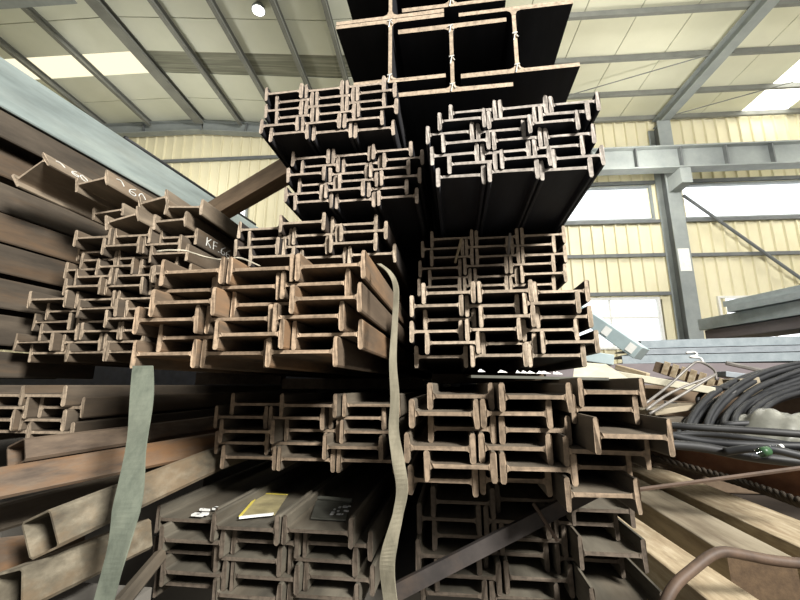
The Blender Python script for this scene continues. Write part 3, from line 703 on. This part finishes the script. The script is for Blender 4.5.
# rusty channel behind the rope
ra, rb_ = Vector((1.506, 1.971, 0.5)), Vector((1.388, 3.034, 0.5))
rd = rb_ - ra; RL = min(rd.length, 1.3); RY = math.degrees(math.atan2(rd.x, rd.y)); rn = Vector((rd.y, -rd.x, 0)).normalized()
RB = tuple(ra + rn*0.10 + Vector((0, 0, 0.075)))
i_beam('red-rusted channel steel behind the wire rope', 'red rusted beam', RB, 0.20, 0.145, (RUST, RUST), L=RL, yaw=RY, tf=0.012, tw=0.01, name='rusty_beam')
stick('iron_rod', 'thin brown rod reaching right from the fourth bundle over timbers', 'rod', (0.501, 1.36, 0.692), (1.08, 1.4, 0.774), 0.0065, BROWNROD)
P = smooth_path([(0.387, 1.02, 0.482), (0.431, 1.04, 0.541), (0.469, 1.06, 0.573), (0.517, 1.08, 0.597), (0.566, 1.1, 0.618), (0.602, 1.11, 0.625), (0.651, 1.12, 0.617), (0.708, 1.13, 0.606), (0.776, 1.14, 0.599), (0.912, 1.16, 0.592)], 5)
m = MB(); m.tube(P, 0.0115, 10); tag(m.build('bent_pipe', BROWNROD, smooth=True), 'bent brown pipe arching over the nearest timber', 'pipe')

# cable coils
def coil(label, C, Lp, Tp, n, m, r=0.012, seed=1, near=0.1):
    random.seed(seed)
    C, a, b = Vector(C), Vector(C) - Vector(Lp), Vector(Tp) - Vector(C)
    nrm = a.cross(b).normalized(); q = MB()
    for k in range(n):
        s_ = 1.0 - 0.40*(k + random.uniform(-0.4, 0.4))/n; hgt = random.uniform(-0.05, 0.05); ph = random.uniform(0, 6.28)
        pts = []
        for i in range(64):
            t = 2*math.pi*i/64
            w = 1 + 0.02*math.sin(2*t + ph)
            sn = math.sin(t)*(1.0 if math.sin(t) > 0 else near)
            pts.append(C - a*math.cos(t)*s_*w + b*sn*s_*w + nrm*(hgt + 0.02*math.sin(t*3 + ph)))
        q.tube(pts, r*random.uniform(0.8, 1.15), 7, closed=True)
    return tag(q.build('cable_coil', m, smooth=True), label, 'cable', 'cable coils at the right')
coil('large coil of thick black cable at the right photo edge', (1.866, 2.12, 0.831), (0.963, 1.95, 0.798), (2.216, 2.6, 1.138), 18, BLACK, 0.014, 4)
for i, (pts, r, lab) in enumerate((
    ([(0.815, 1.85, 0.842), (0.922, 1.8, 0.837), (1.076, 1.76, 0.832), (1.25, 1.72, 0.824), (1.392, 1.7, 0.815)], 0.014, 'black cable stretched across the front of the coil, uppermost'),
    ([(0.789, 1.8, 0.816), (0.93, 1.76, 0.789), (1.077, 1.72, 0.783), (1.37, 1.68, 0.787)], 0.015, 'black cable stretched below the uppermost one in front of coil'),
    ([(0.758, 1.74, 0.778), (0.905, 1.72, 0.772), (1.077, 1.68, 0.744), (1.324, 1.64, 0.73)], 0.018, 'thick black hose just above the rusty channel steel'),
    ([(0.831, 1.9, 0.789), (0.997, 1.88, 0.802), (1.165, 1.8, 0.792), (1.421, 1.75, 0.75)], 0.012, 'thin black cable between the stretched cables'),
    ([(1.07, 2.3, 0.909), (1.165, 2.25, 0.887), (1.188, 2.2, 0.852), (1.27, 2.2, 0.928), (1.352, 2.2, 0.971), (1.28, 2.25, 0.985), (1.209, 2.25, 0.936), (1.202, 2.22, 0.88)], 0.011, 'small loose loop of black cable left of the big coil'),
    ([(0.962, 1.68, 0.762), (1.075, 1.62, 0.783), (1.29, 1.6, 0.725)], 0.014, 'black cable end beside the plastic bottle'))):
    m = MB(); m.tube(smooth_path(pts, 6), r, 8); tag(m.build('black_cable', BLACK if i % 2 else CABLEG, smooth=True), lab, 'cable', 'loose black cables at the right')
# crumpled plastic bag and bottle
def crumple(name, label, cat, C, sx, sy, sz, m, seed):
    random.seed(seed); q = MB(); n = 22; vs = []
    ph = [(random.uniform(-6, 6), random.uniform(-6, 6), random.uniform(0, 6)) for _ in range(6)]
    for j in range(n+1):
        for i in range(n+1):
            u, v = i/n*2-1, j/n*2-1
            rr = min(1, math.hypot(u, v)); z = (1-rr**2)**0.8 if rr < 1 else 0
            w = sum(abs(math.sin(a*u+b*v+c)) for a, b, c in ph)/6 - 0.6
            vs.append((u*sx*(1+0.1*w), v*sy, z*sz + w*sz*0.55))
    fs = [(j*(n+1)+i, j*(n+1)+i+1, (j+1)*(n+1)+i+1, (j+1)*(n+1)+i) for j in range(n) for i in range(n)]
    q.add(vs, fs); o = q.build(name, m, None, C)
    md = o.modifiers.new('thick', 'SOLIDIFY'); md.thickness = 0.003
    for p_ in o.data.polygons: p_.use_smooth = True
    return tag(o, label, cat)
crumple('plastic_bag', 'crumpled milky plastic bag lying inside the black cable coil', 'bag', (1.346, 1.98, 0.768), 0.20, 0.16, 0.13, BAG, 11)
bt = thing('plastic_bottle', 'small clear bottle with green label lying on the black hose', 'bottle', (1.003, 1.6, 0.765), (0, math.radians(78), math.radians(15)))
m = MB(); m.tube([(0,0,0), (0,0,0.006), (0,0,0.09), (0,0,0.105), (0,0,0.115)], [0.013, 0.0155, 0.0155, 0.009, 0.007], 12); m.build('body', CLEARP, bt, smooth=True)
m = MB(); m.tube([(0,0,0.035), (0,0,0.066)], 0.016, 12); m.build('label_band', GREEN, bt, smooth=True)
m = MB(); m.tube([(0,0,0.115), (0,0,0.126)], 0.008, 12); m.build('cap', WHITE, bt)
# bent wire stirrups
for i, (pts, lab) in enumerate((
    ([(0.85, 2.0, 0.916), (1.005, 2.1, 0.995), (1.141, 2.15, 1.091), (1.188, 2.15, 1.11), (1.274, 2.2, 1.073), (1.276, 2.2, 1.024)], 'bent grey wire stirrup, uppermost beside the slatted board'),
    ([(0.83, 1.95, 0.893), (0.994, 2.05, 0.968), (1.203, 2.1, 1.042)], 'straight grey wire crossing below the bent stirrup'),
    ([(0.819, 1.9, 0.879), (1.001, 2.0, 0.952), (1.193, 2.05, 1.05)], 'lowest grey wire slanting beside the fourth bundle'),
    ([(1.421, 2.7, 1.194), (1.467, 2.7, 1.199), (1.47, 2.68, 1.179), (1.419, 2.66, 1.166), (1.462, 2.64, 1.159), (1.464, 2.62, 1.134)], 'tangle of thin white wire on the slatted board'))):
    m = MB(); m.tube(smooth_path(pts, 4), 0.0062, 6); tag(m.build('bent_wire', WIRE if i < 3 else WHITE, smooth=True), lab, 'wire', 'bent wires right of the towers')
# slatted board
a, b = Vector((1.405, 2.95, 1.139)), Vector((1.685, 2.75, 1.0)); d = b - a
o = thing('slatted_board', 'slatted wooden board tilted on the heap beneath grey girders', 'board', a)
o.rotation_euler = d.to_track_quat('X', 'Z').to_euler()
m = MB(); m.box(-0.05, d.length, 0.0, 0.13, -0.07, 0.0); m.build('backing', WOODB, o)
k = 0.0
while k < d.length - 0.03:
    m = MB(); m.box(k, k+0.035, -0.012, 0.0, -0.068, 0.02); m.build('slat', WOOD, o, bevel=0.002); k += 0.05
stick('steel_pole', 'thin grey pole lying across the heap at the right', 'pole', (1.879, 3.1, 1.15), (2.3, 3.0, 1.026), 0.014, WIRE)
def bar(name, label, cat, a, b, w, h, m, group=None, roll=0):
    a, b = Vector(a), Vector(b); d = b - a
    q = MB(); q.box(-w/2, w/2, 0, d.length, -h/2, h/2)
    o = q.build(name, m, None, a, bevel=0.003)
    o.rotation_euler = (d.to_track_quat('Y', 'Z') @ Matrix.Rotation(-math.radians(roll), 4, 'Y').to_quaternion()).to_euler()
    return tag(o, label, cat, group)
GW = 'boards and offcuts on the right heap'
bar('wooden_plank', 'yellowish split plank at the back of the right heap', 'plank', (0.935, 2.5, 1.102), (1.053, 2.4, 1.049), 0.06, 0.03, WOOD, GW)
bar('wooden_plank', 'long pale plank pointing right behind the bent wires', 'plank', (0.85, 2.35, 1.059), (1.278, 2.25, 0.971), 0.10, 0.035, PALE, GW)
bar('wooden_plank', 'dark plank underneath the long pale plank', 'plank', (0.944, 2.45, 0.956), (1.338, 2.45, 0.941), 0.14, 0.06, WOODB, GW)
bar('wooden_plank', 'grey flat offcut behind the lowest wire', 'plank', (0.845, 2.05, 0.878), (1.193, 2.3, 0.9), 0.14, 0.025, WOODG, GW)
bar('steel_offcut', 'dark steel offcut left of the big cable coil', 'steel bar', (0.757, 1.95, 0.833), (1.049, 2.2, 0.828), 0.16, 0.05, ST['low'][0], GW)
bar('steel_offcut', 'dark bar lying under the grey pole at right', 'steel bar', (1.475, 2.5, 1.06), (1.865, 2.5, 1.005), 0.10, 0.03, SLATED, GW)
bar('stone_lump', 'short grey block between slatted board and cable coil', 'block', (1.437, 2.35, 0.985), (1.529, 2.35, 0.995), 0.14, 0.09, WOODG, GW)
slab('pale_sheet', 'pale dusty sheet sloping right of the third right-tower bundle', 'sheet', [(0.433, 1.6, 0.996), (0.67, 1.6, 0.997), (0.736, 2.1, 1.101), (0.592, 2.1, 1.112)], 0.006, PALE)
# pale blue box sections
def box_section(label, a, b, w, h, stickers):
    o = thing('box_section', label, 'steel beam', a, (0,0,0), 'pale blue steel sections behind the right tower')
    d = Vector(b) - Vector(a); o.rotation_euler = d.to_track_quat('X', 'Z').to_euler()
    m = MB(); m.box(0, d.length, 0, w, -h/2, h/2); m.build('body', BLUEG, o, bevel=0.004)
    for k in stickers:
        m = MB(); m.box(d.length*k, d.length*k+0.045, -0.003, -0.0005, -h*0.32, h*0.32); m.build('paper_label', WHITE, o)
box_section('pale blue steel section with two white stickers, pointing down right', (0.776, 2.75, 1.516), (1.08, 2.55, 1.186), 0.22, 0.085, (0.52, 0.86))
box_section('pale blue steel section end beneath the stickered one', (0.625, 2.5, 1.192), (0.905, 2.45, 1.14), 0.2, 0.06, ())
# long grey girders and sheets
GS = 'long grey steel lying along the back right'
def long_steel(label, a, b, w, h, m):
    """lipped channel lying on its side; a -> b along the length"""
    a, b = Vector(a), Vector(b); d = b - a
    o = thing('channel_steel', label, 'steel beam', a, (0,0,0), GS); o.rotation_euler = d.to_track_quat('Y', 'Z').to_euler()
    L = d.length; t = 0.012
    q = MB(); q.box(-w/2, w/2, 0, L, h/2-t, h/2); q.build('flange', m, o)
    q = MB(); q.box(-w/2, w/2, 0, L, -h/2, -h/2+t); q.build('flange', m, o)
    q = MB(); q.box(-w/2, -w/2+0.012, 0, L, -h/2+t, h/2-t); q.build('web', m, o)
D0 = Vector((-0.29, 1.0, 0)).normalized()
for lab, p0, p1, z, h, m in (('topmost grey channel of the stack at right edge', (4.14, 2.6), (3.33, 5.45), 1.985, 0.065, SLATE),
                             ('thin grey channel second in the right edge stack', (4.12, 2.6), (3.30, 5.35), 1.905, 0.075, SLATE),
                             ('broad grey channel in the middle of the right edge stack', (4.06, 2.6), (3.24, 5.85), 1.785, 0.145, SLATE),
                             ('dull channel at the foot of the right edge stack', (4.08, 2.6), (3.28, 5.8), 1.64, 0.12, PURPLE)):
    long_steel(lab, (p0[0]+0.25, p0[1], z), (p1[0]+0.25, p1[1], z), 0.5, h, m)
for lab, x0, x1, y, z, h, m in (('upper long grey girder lying crosswise under the right edge stack', 5.6, 2.05, 4.95, 1.435, 0.085, GIRD),
                               ('middle long dark grey girder lying crosswise at the back', 5.6, 1.9, 4.9, 1.35, 0.06, SLATED),
                               ('lower long pale grey girder lying crosswise at the back', 5.6, 1.8, 4.85, 1.265, 0.085, GIRD)):
    long_steel(lab, (x0, y-0.25, z+0.03), (x1, y, z), 0.5, h, m)
for i, (z0, z1, lab) in enumerate(((1.06, 1.215, 'dull purple-grey plate pile under the crosswise grey girders'), (0.80, 1.05, 'lower dull plate pile behind the planks and cables'), (0.335, 0.79, 'lowest plate pile behind the cable coil'))):
    q = MB(); n = 4
    q.box(0.95, 5.5, 4.45 - i*0.25, 5.3, z0, z1)
    tag(q.build('steel_plate_pile', PURPLE, bevel=0.006), lab, 'steel plate')
q = MB(); q.box(-10.3, 0.4, 7.85, 8.15, 0, 1.45)  # added dark screen, keeps the bright back wall out of the bundle gaps
tag(q.build('steel_plate_pile', ST['bigh'][0], bevel=0.006), 'added dark screen far behind, closing the gap under the rust-orange bundle', 'steel plate')
# crosswise old beams that carry the heap
for i, (x0, x1, y, z0, z1, lab) in enumerate(((0.62, 3.0, 2.95, 0.335, 0.66, 'dark squared timber block carrying planks and wires'), (0.95, 3.4, 2.78, 0.68, 1.0, 'dark squared timber block further back in the heap'))):
    q = MB(); q.box(x0, x1, y, y+0.45, z0, z1)
    tag(q.build('timber_block', WOODB, bevel=0.01), lab, 'timber')

# ------------------------------------------------------------------ light
w = bpy.data.worlds.new('sky'); scene.world = w; w.use_nodes = True
bg = w.node_tree.nodes['Background']; bg.inputs['Color'].default_value = (0.97, 0.98, 1.0, 1); bg.inputs['Strength'].default_value = 0.17
def area(name, loc, target, size, sy, power, col):
    l = bpy.data.lights.new(name, 'AREA'); l.shape = 'RECTANGLE'; l.size = size; l.size_y = sy; l.energy = power; l.color = col
    o = bpy.data.objects.new(name, l); COL.objects.link(o); o.location = loc
    o.rotation_euler = (Vector(target) - Vector(loc)).to_track_quat('-Z', 'Y').to_euler()
    return o
area('gate_daylight', (4.6, -3.0, 5.2), (0, 1.6, 1.2), 1.8, 1.6, 1250, (1.0, 0.975, 0.93))
for i, (u, v) in enumerate(((-5.5, 7.0), (4.5, 7.2), (9.0, 7.0), (2.3, 4.9))):  # added fill lights without fixtures, brightening roof, back wall and right heap
    l = bpy.data.lights.new('hall_fill', 'POINT'); l.energy = 100 if v > 5 else 75; l.color = (1.0, 0.96, 0.86); l.shadow_soft_size = 0.4
    o = bpy.data.objects.new('hall_fill', l); COL.objects.link(o); x, y = rot(u, v); o.location = (x, y, 5.2)

# ------------------------------------------------------------------ camera
cam = bpy.data.cameras.new('camera'); cam.sensor_width = 36.0; cam.lens = 18.0; cam.clip_start = 0.02
co = bpy.data.objects.new('camera', cam); COL.objects.link(co)
co.location = (0, 0, EYE)
co.rotation_euler = (math.radians(90 + 12), 0, math.atan(55*math.cos(math.radians(12))/400))
scene.camera = co
scene.view_settings.view_transform = 'Standard'; scene.view_settings.look = 'None'
scene.view_settings.gamma = 1.0; scene.view_settings.use_curve_mapping = False
scene.view_settings.exposure = 0.45
scene.cycles.use_denoising = True
scene.cycles.max_bounces = 8
